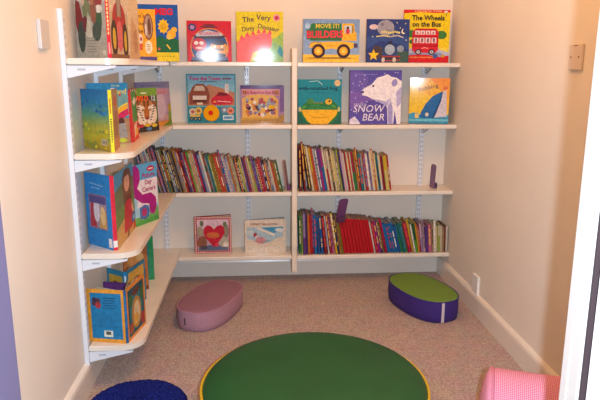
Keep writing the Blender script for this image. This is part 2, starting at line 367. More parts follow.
# ------------------------------------------------------------------ face-out books, second shelf, back wall
closed_book('square teal picture book with a big round yellow button, second shelf', -.352, -.105, Z2, .247, 3.12, .022, '#2f8e9a',
 [rec(0,0,1,1,'#2f93a6'), rec(.02,.36,.98,.97,'#7fb7cc'), pol('#b87c5e',(.02,.36),(.98,.36),(.98,.62),(.7,.72),(.45,.78),(.25,.7),(.02,.6)), rec(.78,.5,.86,.8,'#d2cfca'), pol('#d3a87c',(.72,.5),(.9,.5),(.94,.44),(.68,.44)),
  pol('#8a4a36',(.05,.38),(.05,.6),(.12,.74),(.2,.8),(.34,.8),(.44,.7),(.47,.56),(.44,.38)), pol('#c9b7a6',(.14,.66),(.18,.76),(.34,.76),(.38,.66)), rec(.12,.48,.4,.56,'#d9cfc4'), rec(.12,.42,.4,.47,'#5f2f26'), rec(.2,.38,.32,.42,'#e8d0b0'),
  pol('#c4283c',(.49,.4),(.5,.5),(.58,.56),(.66,.64),(.82,.62),(.92,.54),(.95,.44),(.9,.38),(.56,.37)), pol('#6f2030',(.6,.56),(.67,.63),(.8,.61),(.84,.56)), lin_('#f0c8c4',.014,(.62,.45),(.9,.43)), pol('#e5a03c',(.52,.43),(.58,.46),(.6,.42)),
  rec(.02,.02,.98,.36,'#2b7f92'), rec(.02,.33,.98,.355,'#5fb4bf'), [ell(x,y,.075,.075,c) for x, y, c in ((.11,.23,'#c9bfae'),(.23,.25,'#d8b75a'),(.76,.27,'#6f86a0'),(.89,.25,'#d98f74'))], [ell(x,y,.035,.035,c) for x, y, c in ((.11,.23,'#b45a4a'),(.23,.25,'#a06a3a'),(.76,.27,'#c2ccd4'),(.89,.25,'#a8503a'))],
  rec(.05,.13,.26,.17,'#d8b240'), [ell(x,.085,.036,.036,'#22303c') for x in (.085,.165,.245)], [ell(x,.085,.015,.015,'#c8b48a') for x in (.085,.165,.245)], rec(.73,.06,.95,.16,'#cfe3ea'), rec(.75,.085,.93,.135,'#5f92c4'),
  txt('Tow the Town',.38,.905,.105,'#c22a6e',0,.03), [rec(.74+.035*i,.885,.765+.035*i,.925,'#8a2440') for i in range(5)], [rec(.28+.05*i,.835,.32+.05*i,.852,'#3a4f78') for i in range(7)]], tilt=.5)
bk = bpy.data.objects['picture_book.005'] if 'picture_book.005' in bpy.data.objects else None
def disc(name, cx, cz, r, y0, y1, m, parent, n=40):
    bm = bmesh.new(); v0 = [bm.verts.new((cx+r*math.cos(2*PI*i/n), y0, cz+r*math.sin(2*PI*i/n))) for i in range(n)]; v1 = [bm.verts.new((cx+.9*r*math.cos(2*PI*i/n), y1, cz+.9*r*math.sin(2*PI*i/n))) for i in range(n)]
    bm.faces.new(v0); bm.faces.new(v1)
    for i in range(n): bm.faces.new((v0[i], v0[(i+1) % n], v1[(i+1) % n], v1[i]))
    return meshobj(name, bm, m, parent)
btn = disc('sound_button', .49*.247, .20*.247, .17*.247, -.0004, -.006, mat('#e8a510', .7, 0, spec=.1), bk)
disc('button_centre', .48*.247, .21*.247, .05*.247, -.006, -.009, mat('#d02a1c', .7, 0, spec=.1), btn)
closed_book('landscape purple and gold picture book crowded with small animals, second shelf', -.081, .143, Z2, .191, 3.12, .014, '#7b5a8e',
 [rec(0,0,1,1,'#a884a8'), rec(0,.9,.96,1,'#5d4a86'), rec(.04,.72,.9,.9,'#d895a0'), rec(.9,.3,1,.96,'#7f63a0'), pol('#e0b45c',(.04,.08),(.04,.66),(.2,.74),(.5,.76),(.78,.72),(.86,.62),(.86,.1)), rec(0,.02,.96,.14,'#c9a24a'), pol('#b08a50',(0,0),(.96,0),(1,.06),(1,.22),(.9,.2),(.84,.1),(0,.08)),
  [ell(random.uniform(.14,.8), random.uniform(.2,.64), random.uniform(.028,.055), random.uniform(.035,.065), random.choice(['#5a3e50','#e3d8c8','#8a6f8e','#b04a58','#7a8aa6','#c77a3c','#3f3040','#d9c2a0','#93a2b8','#a0505e'])) for i in range(62)],
  ell(.72,.43,.09,.05,'#e8b41e'), rec(.06,.75,.14,.86,'#b08048'), rec(.78,.74,.88,.87,'#b08048'), txt('The Bears in the Bed',.46,.81,.12,'#b03044',0,.015,.95)], tilt=.5)
closed_book('teal picture book with a wide yellow mouthed green frog, second shelf', .210, .431, Z2, .222, 3.045, .012, '#1f8796',
 [rec(0,0,1,1,'#1f8d9f'), rec(0,0,1,.3,'#256a58'), ell(.9,.92,.07,.07,'#e2c48e'), lin_('#bfe0e0',.012,(.25,.95),(.45,.97),(.56,.88)),
  pol('#2a7a40',(.02,.28),(.08,.4),(.2,.5),(.34,.5),(.5,.47),(.64,.5),(.82,.5),(.93,.4),(.98,.28),(.8,.02),(.2,.02)), ell(.14,.38,.06,.03,'#4c9a48',.6), ell(.4,.42,.12,.02,'#3f9450'), ell(.82,.4,.07,.03,'#4c9a48',-.5), ell(.28,.51,.08,.06,'#4c8a44'), ell(.7,.5,.095,.085,'#3c7d40'), ell(.7,.5,.075,.065,'#e2b53a'), ell(.72,.515,.02,.028,'#2a2a20'), [ell(x,.475,.035,.02,'#7b8a44') for x in (.38,.46,.54)], ell(.5,.36,.3,.05,'#37884c'),
  pol('#efb829',(.07,.32),(.92,.32),(.88,.2),(.74,.05),(.68,0),(.3,0),(.22,.06),(.12,.2)), pol('#d99e22',(.2,.24),(.34,.14),(.5,.12),(.66,.14),(.8,.24),(.66,.17),(.5,.15),(.34,.17)),
  [ell(x,.33,.03,.06,'#c7c08a') for x in (.04,.94)], txt('wide-mouthed frog',.46,.8,.115,'#123a52',0,.02,.98), rec(.26,.7,.6,.708,'#155a70')], tilt=.8)
closed_book('large purple picture book with a white polar bear, second shelf', .468, .730, Z2, .268, 3.02, .010, '#4b4596',
 [rec(0,0,1,1,'#5a53ac'), ell(.2,.5,.3,.25,'#7a5fb4'), ell(.1,.8,.25,.2,'#6a5cb2'), ell(.5,.25,.35,.2,'#5f50a6'), [ell(random.uniform(.02,.98), random.uniform(.2,.98), .012, .012, '#bfb8e4') for i in range(46)],
  pol('#efebf7',(.22,.62),(.24,.54),(.34,.52),(.46,.46),(.56,.44),(.68,.42),(.73,.3),(.75,0),(.86,0),(.88,.25),(.93,0),(1,0),(1,.8),(.9,.86),(.8,.88),(.72,.93),(.66,.9),(.52,.86),(.42,.74),(.3,.68)),
  pol('#b4afdc',(.44,.47),(.58,.45),(.7,.42),(.8,.5),(.74,.34),(.64,.38)), pol('#a49fd4',(.74,.32),(.8,.44),(.84,.3),(.85,0),(.76,0)), pol('#b9b3de',(.9,.6),(1,.7),(1,.4),(.92,.3)), ell(.85,.77,.085,.1,'#f1edf6',-.3), ell(.86,.77,.055,.07,'#9a94cc',-.3), ell(.245,.6,.032,.024,'#3f3a80'), ell(.45,.71,.022,.02,'#3a3460'),
  pol('#dcd8ee',(0,.0),(0,.08),(.1,.15),(.18,.06),(.22,0)), txt('SNOW',.36,.285,.19,'#e6e0f2',0,.004,1.0,.2), txt('BEAR',.46,.125,.185,'#e6e0f2',0,.004,1.0,.2), [rec(.08+.04*i,.37,.105+.04*i,.385,'#cdc6ea') for i in range(6)], [rec(.1+.05*i,.92,.13+.05*i,.93,'#a79fd8') for i in range(9)]], tilt=.8)
closed_book('orange and yellow picture book with a big blue whale, second shelf', .785, .985, Z2, .230, 3.07, .012, '#dd9a30',
 [grad(0,1,'#f3c92e','#f2b23a','#ee9640'), pol('#f3c92e',(0,.2),(.0,.9),(.3,.85),(.6,.62),(.7,.4),(.5,.2)), pol('#f0b832',(.0,.9),(.5,1),(.8,.7),(.5,.6)), rec(0,0,1,.2,'#3c94bd'), pol('#3f9fc6',(0,.2),(.1,.24),(.24,.23),(.3,.16),(0,.1)), rec(0,.05,1,.1,'#6fc0d4'),
  pol('#cfcad6',(.86,.72),(.92,.74),(.96,.16),(.6,.13),(.7,.4)), pol('#2368a8',(.28,.13),(.3,.24),(.42,.44),(.58,.6),(.84,.72),(.74,.46),(.64,.26),(.58,.12)), pol('#1c4f86',(.84,.72),(.74,.46),(.64,.26),(.58,.12),(.64,.12),(.72,.3),(.8,.5)),
  ell(.46,.2,.045,.045,'#cfc8b8'), rec(.16,.12,.25,.22,'#eac66c'), pol('#d66a4c',(.84,.78),(.88,.84),(.92,.79),(.96,.83),(.95,.76),(.86,.74)), pol('#5f9dbb',(.1,.86),(.34,.95),(.3,.98),(.08,.95)),
  txt('bobbing',.46,.79,.13,'#7a5a40',.22,.01,1.05), [rec(.1+.04*i,.865+.012*i,.13+.04*i,.88+.012*i,'#e7dcd0') for i in range(6)]], tilt=1.0, rz=math.radians(-14))

# ------------------------------------------------------------------ face-out books, lowest shelf, back wall (stood slightly open)
def ajar_book(label, x0, x1, z, h, y, col, shapes, open_deg, rz=0, back_col=None, edge='#3a2c30'):
    w = x1-x0
    r = thing('picture_book', label, 'book', (x0, y, z+.0005), rz)
    fc = boxobj('front_cover', (0, w, 0, .0022, 0, h), cov(col), r, bev=.0006, seg=1); picture(shapes, w, h, fc)
    bc = boxobj('back_cover', (0, w, 0, .0022, 0, h), cov(back_col or col), r, bev=.0006, seg=1, loc=(.0, .006, 0), rz=math.radians(open_deg))
    boxobj('spine', (-.001, .002, .0, .009, 0, h), cov(col), r)
    bm = bmesh.new()
    for k in range(4):
        vs = box(bm, .003, w-.004, 0, .0012, .003, h-.004)
        for v in vs: v.co = Matrix.Translation((0, .0035, 0)) @ Matrix.Rotation(math.radians(open_deg)*(.12 if k < 2 else .93)+.012*(k % 2)-.005, 4, 'Z') @ v.co
    meshobj('pages', bm, M_page, r)
    return r
bdr = []
for i in range(17):
    f = .03+.94*i/16
    bdr += [rec(f-.018, .012, f+.018, .042, '#efe0d2'), rec(f-.018, .958, f+.018, .988, '#efe0d2'), rec(.012, f-.018, .042, f+.018, '#efe0d2'), rec(.958, f-.018, .988, f+.018, '#efe0d2')]
ajar_book('small red edged picture book with a big red heart, lowest shelf', -.332, -.139, Z4, .199, 3.065, '#b32c38',
 [rec(0,0,1,1,'#b5303c')] + bdr + [rec(.07,.07,.93,.93,'#b79aa6'), rec(.07,.66,.93,.93,'#dcbcc8'), ell(.2,.3,.13,.2,'#8f5a44'), ell(.15,.6,.09,.14,'#a89a84'), ell(.84,.62,.09,.18,'#8d8470'), ell(.8,.3,.13,.16,'#b9ad9a'), ell(.84,.24,.07,.08,'#e2d8c8'), rec(.1,.08,.9,.18,'#6d6f86'), ell(.5,.16,.24,.08,'#5c6684'), ell(.24,.16,.1,.06,'#4f4a52'),
  ell(.2,.82,.05,.08,'#6d7a54'), ell(.82,.8,.05,.07,'#6d7a54'), pol('#c22238',(.52,.17),(.3,.42),(.24,.56),(.26,.7),(.36,.78),(.46,.74),(.53,.66),(.6,.74),(.72,.78),(.8,.72),(.82,.56),(.72,.4)), ell(.5,.5,.18,.09,'#cf5a3c'), txt('LOVE',.5,.5,.12,'#c98a3a',0,.02), ell(.53,.72,.03,.04,'#e2c8b0'), ell(.6,.24,.05,.05,'#d63a4a')], 14, rz=math.radians(-1.0), back_col='#8d2430')
ajar_book('landscape pale cream picture book with a blue sky picture, lowest shelf', -.069, .148, Z4, .178, 3.065, '#d9cbb8',
 [rec(0,0,1,1,'#ddd0be'), rec(.05,.2,.93,.78,'#a9c2cc'), pol('#4f9cc0',(.4,.76),(.93,.78),(.93,.66),(.7,.58),(.5,.66)), pol('#3d8fb8',(.48,.74),(.72,.76),(.66,.66)), pol('#e6dccb',(.26,.74),(.7,.5),(.74,.56),(.34,.77)), ell(.84,.68,.1,.06,'#d6dcd8'), pol('#dccdb6',(.05,.2),(.93,.2),(.93,.48),(.76,.42),(.6,.3),(.3,.34),(.05,.42)), ell(.12,.6,.1,.09,'#c4cfcf'),
  pol('#c88a90',(.24,.34),(.3,.48),(.46,.46),(.54,.34),(.42,.25),(.32,.27)), pol('#8fa3b4',(.4,.28),(.56,.4),(.62,.36),(.5,.28)), ell(.25,.54,.045,.07,'#a9444c'), ell(.28,.48,.03,.04,'#e0c8b8'), lin_('#c9bba6',.006,(.05,.185),(.93,.185)),
  txt("KIPPER'S BALLOON",.46,.86,.095,'#8d5a40',0,.02,1.0)], 13, rz=math.radians(.5), back_col='#7a8896')

# ------------------------------------------------------------------ books on the left wall boards
def ang(p, q): return math.degrees(math.atan2(q[1]-p[1], q[0]-p[0]))
def L2(p, q): return math.hypot(p[0]-q[0], p[1]-q[1])
def lh_book(label, S, A, B, h, cols, back=None, front=None, spine=None, z=0, sw=.012, **k):
    return stand_open(label, S, L2(A, S)-sw/2, L2(S, B)-sw/2, h, ang(A, S), ang(S, B), sw, cols, back, front, spine, z, **k)

# top shelf
lh_book('tall open picture book showing red tractors, grey covers and red spine', (-.481, 2.075), (-.606, 2.155), (-.460, 2.27), .255, ('#98958a','#cb2638','#a89a88'),
 [rec(0,0,1,1,'#a09f95'), rec(0,.7,1,1,'#b4b3ab'), pol('#7a2f30',(.02,.45),(.06,.75),(.18,.72),(.28,.5),(.3,.2),(.2,.1),(.1,.3)), ell(.2,.28,.12,.2,'#3f4a44'), ell(.4,.62,.13,.14,'#6f7a5a'), ell(.5,.85,.16,.13,'#7d5048'), ell(.74,.5,.14,.24,'#3d5a44'), ell(.8,.78,.13,.15,'#8c3c3e'), ell(.8,.62,.12,.05,'#cfcdc0'), ell(.62,.6,.1,.16,'#8a5a48'), ell(.34,.44,.09,.1,'#64323a'), pol('#b9b8a8',(.34,.3),(.45,.6),(.56,.32),(.5,.24)), ell(.7,.34,.14,.12,'#44524a'), ell(.3,.74,.06,.07,'#c0aa92'), ell(.58,.74,.06,.07,'#a8745a'),
  [rec(.36,.08+.035*i,.66,.09+.035*i,'#77786e') for i in range(6)], rec(.86,.04,.95,.1,'#c6c4ba')],
 [rec(0,0,1,1,'#b9a98f'), pol('#cbbba6',(0,.6),(1,.6),(1,1),(0,1)), ell(.5,.5,.36,.24,'#a52c38'), rec(.3,.15,.7,.55,'#b03444'), ell(.5,.3,.16,.2,'#c86a70'), ell(.2,.26,.17,.24,'#3a2c34'), ell(.2,.26,.09,.14,'#c2a53c'), ell(.8,.24,.15,.24,'#3a2c34'), ell(.8,.24,.08,.14,'#c2a53c'), rec(.4,.55,.6,.86,'#9a8a80'), lin_('#5a4a48',.03,(.36,.5),(.4,.88)), lin_('#5a4a48',.03,(.62,.5),(.6,.88)), rec(0,0,1,.06,'#7a5a48')],
 [rec(0,0,1,1,'#d12a3e'), [rec(.3,.3+.05*i,.7,.335+.05*i,'#efd48a') for i in range(11)], rec(.3,.06,.7,.2,'#e7a0a4')], z=Z1)
lh_book('beige picture book standing open edge on behind the tractor book, top shelf', (-.470, 2.32), (-.595, 2.46), (-.462, 2.48), .225, ('#cdb79c','#d8c4a6','#d6bfa0'),
 [rec(0,0,1,1,'#cbb596')], [rec(0,0,1,1,'#d9c3a2'), pol('#c7a884',(0,0),(1,0),(.8,.5),(.3,.7)), ell(.6,.3,.2,.2,'#b98f6c')], z=Z1, leaves=5)
closed_book('yellow orange picture book with a brown oval hole, leaning before the blue one, top shelf', -.507, -.409, Z1, .205, 2.585, .012, '#e6a21f',
 [rec(0,0,1,1,'#eba722'), txt("Who's",.25,.87,.12,'#5a3420',0,.01), txt('in The',.24,.72,.11,'#5a3420',0,.01), txt('Hole?',.26,.57,.13,'#5a3420',0,.015), ell(.7,.66,.2,.26,'#8a5a3a'), ell(.7,.66,.15,.22,'#a88a78'), ell(.74,.66,.07,.17,'#6a4430'), ell(.6,.6,.05,.12,'#d9c4b4'),
  ell(.32,.42,.14,.1,'#e9d9cc'), ell(.38,.42,.05,.04,'#b04a30'), pol('#d65a34',(.26,.2),(.3,.34),(.44,.32),(.42,.2)), ell(.68,.26,.15,.13,'#efdfbc'), [rec(.6,.2+.035*i,.76,.212+.035*i,'#8a6a50') for i in range(4)], rec(0,0,1,.075,'#5a4a80')], rz=math.radians(12))
closed_book('blue and green picture book with a yellow sunflower, back corner of the top shelf', -.560, -.360, Z1, .258, 2.93, .012, '#174f9c',
 [rec(0,0,1,1,'#1d59ac'), rec(0,0,1,.16,'#e6d22c'), pol('#1f6a44',(0,.16),(1,.16),(1,.38),(.85,.42),(.7,.4),(.55,.46),(.4,.34),(0,.36)), txt('MEG',.68,.87,.15,'#d91f38',0,.05,1.05),
  star(.66,.62,.14,'#f0c41c',.72,10,.95), ell(.66,.62,.08,.07,'#dfae20'), ell(.84,.48,.1,.08,'#ecb02c'), ell(.9,.56,.07,.05,'#e8b93c'), ell(.78,.44,.06,.05,'#eac95c'), [ell(x,y,.03,.025,c) for x, y, c in ((.42,.3,'#d8b8bc'),(.44,.2,'#b0503c'),(.54,.22,'#c46a50'))], lin_('#e8c63a',.03,(.72,.3),(.8,.22)), [rec(.36+.06*i,.08,.39+.06*i,.1,'#a99a28') for i in range(9)], rec(.2,.74,.95,.745,'#2f6abc')], rz=math.radians(6))
# second shelf
lh_book('open picture book with blue to yellow meadow back cover and yellow spine, second shelf', (-.480, 2.03), (-.606, 2.165), (-.497, 2.19), .205, ('#3f7fa8','#e3dc2e','#b08a62'),
 [grad(0,1,'#a8903a','#c6b832','#b0b048','#5f9f86','#3488b4','#2a78b4'), [ell(random.random(),random.uniform(.05,.42),.05,.03,random.choice(['#d9cf3a','#a9b23c','#cbb02a','#8f9c48'])) for i in range(26)], [ell(random.random(),random.uniform(.5,.95),.06,.03,random.choice(['#3a86c0','#5c93b4','#3470aa'])) for i in range(12)], rec(.7,.1,.92,.2,'#c9c0a0'), [rec(.73+.03*i,.115,.745+.03*i,.185,'#5a5448') for i in range(6)]],
 [rec(0,0,1,1,'#b58f66'), rec(0,.6,1,1,'#a88f70'), ell(.5,.8,.3,.1,'#b86a4c'), ell(.5,.4,.35,.25,'#9a7a52'), rec(0,0,1,.2,'#c08a5a')],
 [rec(0,0,1,1,'#e6df30'), rec(.3,.62,.7,.86,'#c8862c'), [rec(.3,.16+.04*i,.7,.185+.04*i,'#6a6a3a') for i in range(10)]], z=Z2)
closed_book('turquoise picture book with a striped figure standing behind the meadow book, second shelf', -.606, -.463, Z2, .222, 2.235, .010, '#2f86b4',
 [rec(0,0,1,1,'#2f8ab6'), rec(.45,.45,1,.82,'#6f9c98'), ell(.62,.9,.06,.02,'#cfd8d8'), txt('and',.84,.86,.12,'#e3cf52',0,.02), txt('Handa',.7,.955,.05,'#c9c47a',0,.01), ell(.8,.82,.03,.04,'#c8503c'),
  rec(.4,0,1,.42,'#a8805c'), pol('#e8a62c',(.62,.5),(.8,.6),(.98,.66),(.98,.58),(.8,.52),(.64,.43)), pol('#e9d24a',(.62,.52),(.8,.62),(.98,.68),(.98,.66),(.8,.6),(.62,.5)), pol('#c8285c',(.64,.43),(.8,.52),(.98,.58),(1,.48),(.86,.42),(.7,.36)), ell(.8,.36,.08,.07,'#5a3428'), pol('#96938f',(.7,.32),(.9,.34),(.94,.1),(.68,.08)), ell(.8,.05,.12,.035,'#b4c83a')], rz=math.radians(22))
closed_book('checker edged picture book with a green panel beside the tiger book, second shelf', -.466, -.286, Z2, .195, 2.302, .009, '#d63030',
 [rec(0,0,1,1,'#d9322e'), rec(.2,.36,.88,.98,'#4b9a3e'), pol('#e9e4d8',(.3,.75),(.6,.85),(.85,.78),(.6,.66)), pol('#3f8f36',(.4,.4),(.88,.36),(.88,.75),(.6,.7)), pol('#f1d9c0',(.3,.04),(.6,.2),(.7,.36),(.3,.3)), ell(.6,.16,.2,.08,'#f0b040'), [rec(.88,.02+.075*i,1,.055+.075*i,'#1f1c1e' if i % 2 else '#eeeae2') for i in range(13)], [rec(.2+.12*i,.96,.3+.12*i,1,'#1f1c1e' if i % 2 else '#eeeae2') for i in range(6)]], rz=math.radians(93))
closed_book('dark animal book with a tiger face under bold red lettering, second shelf', -.520, -.373, Z2, .190, 2.64, .010, '#4a4a34',
 [rec(0,0,1,1,'#5a4238'), rec(0,.82,1,1,'#78a23e'), rec(.9,.2,1,.82,'#4c6a38'), txt('WILD',.33,.755,.17,'#f0601e',0,.05,1.0), txt('12',.82,.755,.16,'#cfe4ee',0,.03,.95), rec(.3,.87,.55,.9,'#e8e6c8'),
  ell(.5,.42,.45,.32,'#b9824e'), ell(.14,.62,.1,.08,'#8a5a36'), ell(.86,.62,.1,.08,'#8a5a36'), ell(.22,.4,.17,.22,'#e2d0bc'), ell(.78,.4,.17,.22,'#e2d0bc'), pol('#b0682e',(.36,.72),(.64,.72),(.62,.5),(.58,.32),(.42,.32),(.38,.5)), ell(.5,.24,.22,.1,'#e6d8c6'), ell(.33,.54,.09,.05,'#e9dccb'), ell(.67,.54,.09,.05,'#e9dccb'),
  [lin_('#2c2226',.022,(.07+.045*i,.6-.065*i),(.2+.035*i,.56-.06*i))[0] for i in range(6)], [lin_('#2c2226',.022,(.93-.045*i,.6-.065*i),(.8-.035*i,.56-.06*i))[0] for i in range(6)], [lin_('#2c2226',.02,(.36+.015*i,.70-.035*i),(.46,.685-.035*i))[0] for i in range(4)], [lin_('#2c2226',.02,(.64-.015*i,.70-.035*i),(.54,.685-.035*i))[0] for i in range(4)], ell(.34,.5,.05,.026,'#3a2c1c'), ell(.66,.5,.05,.026,'#3a2c1c'), ell(.34,.5,.02,.02,'#d8a83a'), ell(.66,.5,.02,.02,'#d8a83a'), ell(.5,.31,.1,.035,'#8a4840'), lin_('#4a2c28',.015,(.5,.29),(.5,.22),(.4,.18)),
  rec(0,0,1,.13,'#3c342e'), [ell(x,y,.12,.04,c) for x, y, c in ((.2,.14,'#b8303c'),(.5,.15,'#d8b030'),(.8,.13,'#cfb83a'),(.55,.06,'#5a80b0'))]], rz=math.radians(58))
closed_book('large mauve picture book with a pale elephant, back corner of the second shelf', -.535, -.275, Z2, .212, 2.80, .012, '#8a7aa0',
 [rec(0,0,1,1,'#a994b2'), rec(0,.85,1,1,'#7f80a8'), rec(0,.14,1,.24,'#c09a9a'), ell(.6,.5,.3,.36,'#b59cb4'), ell(.68,.45,.16,.28,'#c6b2c4'), ell(.4,.6,.15,.2,'#a083a4'), ell(.75,.78,.2,.06,'#c08c9c'), [rec(.1+.08*i,.9,.14+.08*i,.93,'#5a6090') for i in range(10)], [rec(.2+.08*i,.74,.25+.08*i,.76,'#b46a80') for i in range(8)], pol('#7f9a48',(.88,0),(1,0),(1,.55),(.92,.4)), ell(.95,.4,.05,.1,'#b09a3c'), rec(0,0,1,.12,'#cf8a3c'), pol('#6f8a3a',(.7,0),(1,0),(1,.14))], rz=math.radians(64))
# third shelf: big blue book with bent front cover
S3 = (-.492, 2.032)
lh_book('large blue picture day camera book with a girl in red standing open, third shelf', S3, (-.606, 2.13), (-.490, 2.345), .262, ('#2a7fc0','#cf2438','#8a9a52'),
 [rec(0,0,1,1,'#2b82c4'), rec(.12,.25,.82,.72,'#8c6f86'), rec(.14,.27,.8,.7,'#a08ba0'), pol('#b03a48',(.14,.27),(.4,.27),(.36,.6),(.2,.64)), ell(.42,.5,.12,.16,'#d8cdd4'), pol('#c49a5a',(.5,.27),(.8,.27),(.8,.5),(.6,.58)), ell(.66,.44,.1,.13,'#e0bc82'), rec(.14,.6,.8,.7,'#5a4f86'), [rec(.2+.06*i,.86-.003*i,.24+.06*i,.875-.003*i,'#9cc4e2') for i in range(9)], [rec(.26+.06*i,.8,.3+.06*i,.815,'#8ab8dc') for i in range(6)], rec(.84,.03,.97,.15,'#e4e2e2')],
 [rec(0,0,1,1,'#6f8f4c'), rec(0,.72,1,1,'#4f9cc8'), pol('#6a7a58',(0,.5),(1,.55),(1,.8),(.6,.86),(0,.76)), pol('#c9a060',(0,0),(1,0),(1,.22),(.6,.36),(.3,.3),(0,.24)), pol('#6f4a2c',(.42,.5),(.38,.86),(.5,.97),(.72,.98),(.86,.88),(.84,.5),(.72,.46),(.55,.46)), ell(.62,.78,.15,.13,'#d9a486'), pol('#6f4a2c',(.42,.8),(.5,.95),(.8,.95),(.86,.82),(.7,.88),(.52,.87)), pol('#c22f3a',(.36,.1),(.44,.46),(.56,.52),(.74,.52),(.84,.44),(.92,.12),(.7,.08)), pol('#d9a486',(.84,.44),(.94,.3),(.9,.24),(.8,.36)), pol('#8a5a34',(.5,0),(.56,.12),(.64,.12),(.6,0)), ell(.9,.2,.12,.08,'#3f6ea8'), ell(.9,.2,.06,.04,'#8fb4d4'), pol('#cf3a34',(.86,.02),(1,.02),(1,.12),(.9,.13))],
 [rec(0,0,1,1,'#d22840'), rec(0,.04,1,.13,'#e6e0e0')], z=Z3, sw=.014, leaves=6,
 front2=(.150, 62, .246, '#8fbfd8', [rec(0,0,1,1,'#9cc4d8'), rec(0,.72,1,1,'#5aa2d0'), rec(.12,.3,.98,.74,'#e0d6dc'), rec(0,0,1,.14,'#4f9a4a'), pol('#6aa85a',(0,.14),(.6,.14),(.98,.24),(.98,.1),(0,.05)), pol('#a3207c',(0,.98),(.12,1),(.26,.9),(.26,.74),(.14,.62),(.34,.5),(.7,.5),(.9,.4),(.92,.24),(.8,.12),(.62,.16),(.6,.32),(.3,.36),(0,.48)), ell(.4,.2,.2,.12,'#3f4f9a'), rec(.2,.1,.56,.3,'#4a6fa8'), ell(.38,.2,.1,.07,'#a8346a'), ell(.72,.9,.16,.045,'#b01f4a'), rec(.62,.89,.82,.91,'#efd8dc'),
  txt('Picture',.62,.80,.108,'#a81f5e',0,.02,1.05), txt('Day',.6,.685,.108,'#a81f5e',0,.02,1.05), txt('Camera',.62,.57,.108,'#a81f5e',0,.02,1.0)]))
# lowest shelf
obr = [rec(0,0,1,1,'#e09a34'), rec(.09,.07,.93,.93,'#1f7cae')]
lh_book('orange edged blue picture book standing open nearest the doorway, lowest shelf', (-.468, 2.012), (-.606, 2.04), (-.436, 2.185), .200, ('#e09a34','#2a6f98','#d98f34'),
 obr + [ell(.25,.76,.12,.07,'#5a3440',.3), ell(.3,.7,.08,.06,'#a83a3c'), ell(.2,.8,.06,.05,'#3d3048')] + [rec(.42+.03*(i % 2),.83-.045*i,.8-.05*(i % 3),.845-.045*i,'#1a4a70') for i in range(5)] + [rec(.2,.55-.04*i,.82-.08*(i % 3),.558-.04*i,'#2a6a94') for i in range(7)] + [rec(.42,.11,.66,.23,'#dfe2d0'), rec(.47,.15,.61,.215,'#5a5a58')],
 [rec(0,0,1,1,'#d9893a'), rec(.07,.06,.93,.94,'#25505e'), ell(.5,.5,.36,.38,'#2f7a86'), ell(.5,.42,.26,.3,'#b8863c'), ell(.52,.42,.17,.22,'#d9c19a'), ell(.46,.3,.14,.12,'#d8a44c'), ell(.5,.82,.2,.07,'#6a3f34'), ell(.2,.2,.1,.1,'#a8522e'), ell(.82,.7,.1,.14,'#3f6a3c'), ell(.82,.2,.1,.12,'#a83a34'), ell(.2,.72,.1,.12,'#3f6a3c')],
 [rec(0,0,1,1,'#1f5f92'), rec(.2,.3,.8,.9,'#2d78ae')], z=Z4, sw=.010)
lh_book('teal and yellow picture book standing open behind the orange edged one, lowest shelf', (-.522, 2.272), (-.604, 2.335), (-.480, 2.44), .178, ('#2f86a8','#2f86b0','#2f7f9c'),
 [rec(0,0,1,1,'#2f86a8'), rec(.12,.1,.92,.88,'#cda23c'), ell(.5,.5,.3,.25,'#7a5a34'), ell(.4,.4,.18,.15,'#3f4a3a'), ell(.62,.6,.1,.12,'#b8803c')],
 [rec(0,0,1,1,'#2f7fa0'), rec(.08,.08,.92,.92,'#d2a84a'), ell(.5,.45,.3,.3,'#a0704a'), ell(.5,.5,.18,.2,'#d9c7a4'), ell(.7,.3,.12,.14,'#4a6a9c')],
 [rec(0,0,1,1,'#2a86bc'), rec(.2,.6,.8,.9,'#cfe0e4')], z=Z4)
closed_book('dark purple edged book half hidden behind the orange edged one, lowest shelf', -.600, -.492, Z4, .150, 2.232, .010, '#5a2f6c', [rec(0,0,1,1,'#643678'), rec(.1,.15,.9,.85,'#4a3a86')], rz=math.radians(-14))
closed_book('brown and orange picture book with a cream animal, lowest shelf left of green one', -.580, -.478, Z4, .215, 2.515, .012, '#a8622e', [rec(0,0,1,1,'#b06a38'), rec(0,.75,1,1,'#9a5a30'), ell(.5,.55,.35,.25,'#c98a4c'), ell(.72,.35,.2,.2,'#8a3f2c'), ell(.7,.2,.18,.1,'#d9c2a0'), rec(0,0,1,.08,'#7a3a24'), ell(.7,.7,.15,.1,'#d4a868')], rz=math.radians(22))
closed_book('green covered picture book standing last towards the corner, lowest shelf', -.590, -.478, Z4, .205, 2.655, .012, '#1f7f4a', [rec(0,0,1,1,'#1f8a50'), rec(.1,.1,.84,.9,'#2f7a6a'), ell(.5,.5,.25,.25,'#d08a3c')], rz=math.radians(10))

# ------------------------------------------------------------------ rows of thin books
PAL = {'maroon':'#7a1f2a','dark red':'#951f2b','red':'#c4222f','scarlet':'#cf1524','crimson':'#b31f48','pink':'#d9709a','magenta':'#b12a86','lilac':'#a68fbe','pale pink':'#dcb6c6','purple':'#6b3d94','violet':'#5a3f86','navy':'#2a3560','blue':'#2a62ae','bright blue':'#1f74b8','pale blue':'#9ab6d2','teal':'#227a86','green':'#2f8a4a','dark green':'#285a40','bright green':'#5aa83a','lime':'#a9bf4a','yellow':'#e0b92e','pale yellow':'#dfd07a','olive':'#8a7a2e','gold':'#c08a2c','orange':'#dd7a28','red orange':'#d4512c','peach':'#dba582','tan':'#b9946a','cream':'#e2d4b4','white':'#e9e5de','grey':'#9a9494','blue grey':'#74809a','brown':'#6e4a36','black':'#2a272c'}
PAL = {k: '#%02x%02x%02x' % tuple(int(int(v[i:i+2], 16)*.86) for i in (1, 3, 5)) for k, v in PAL.items()}  # all spine colours darkened, painting in the slight shade over the rows
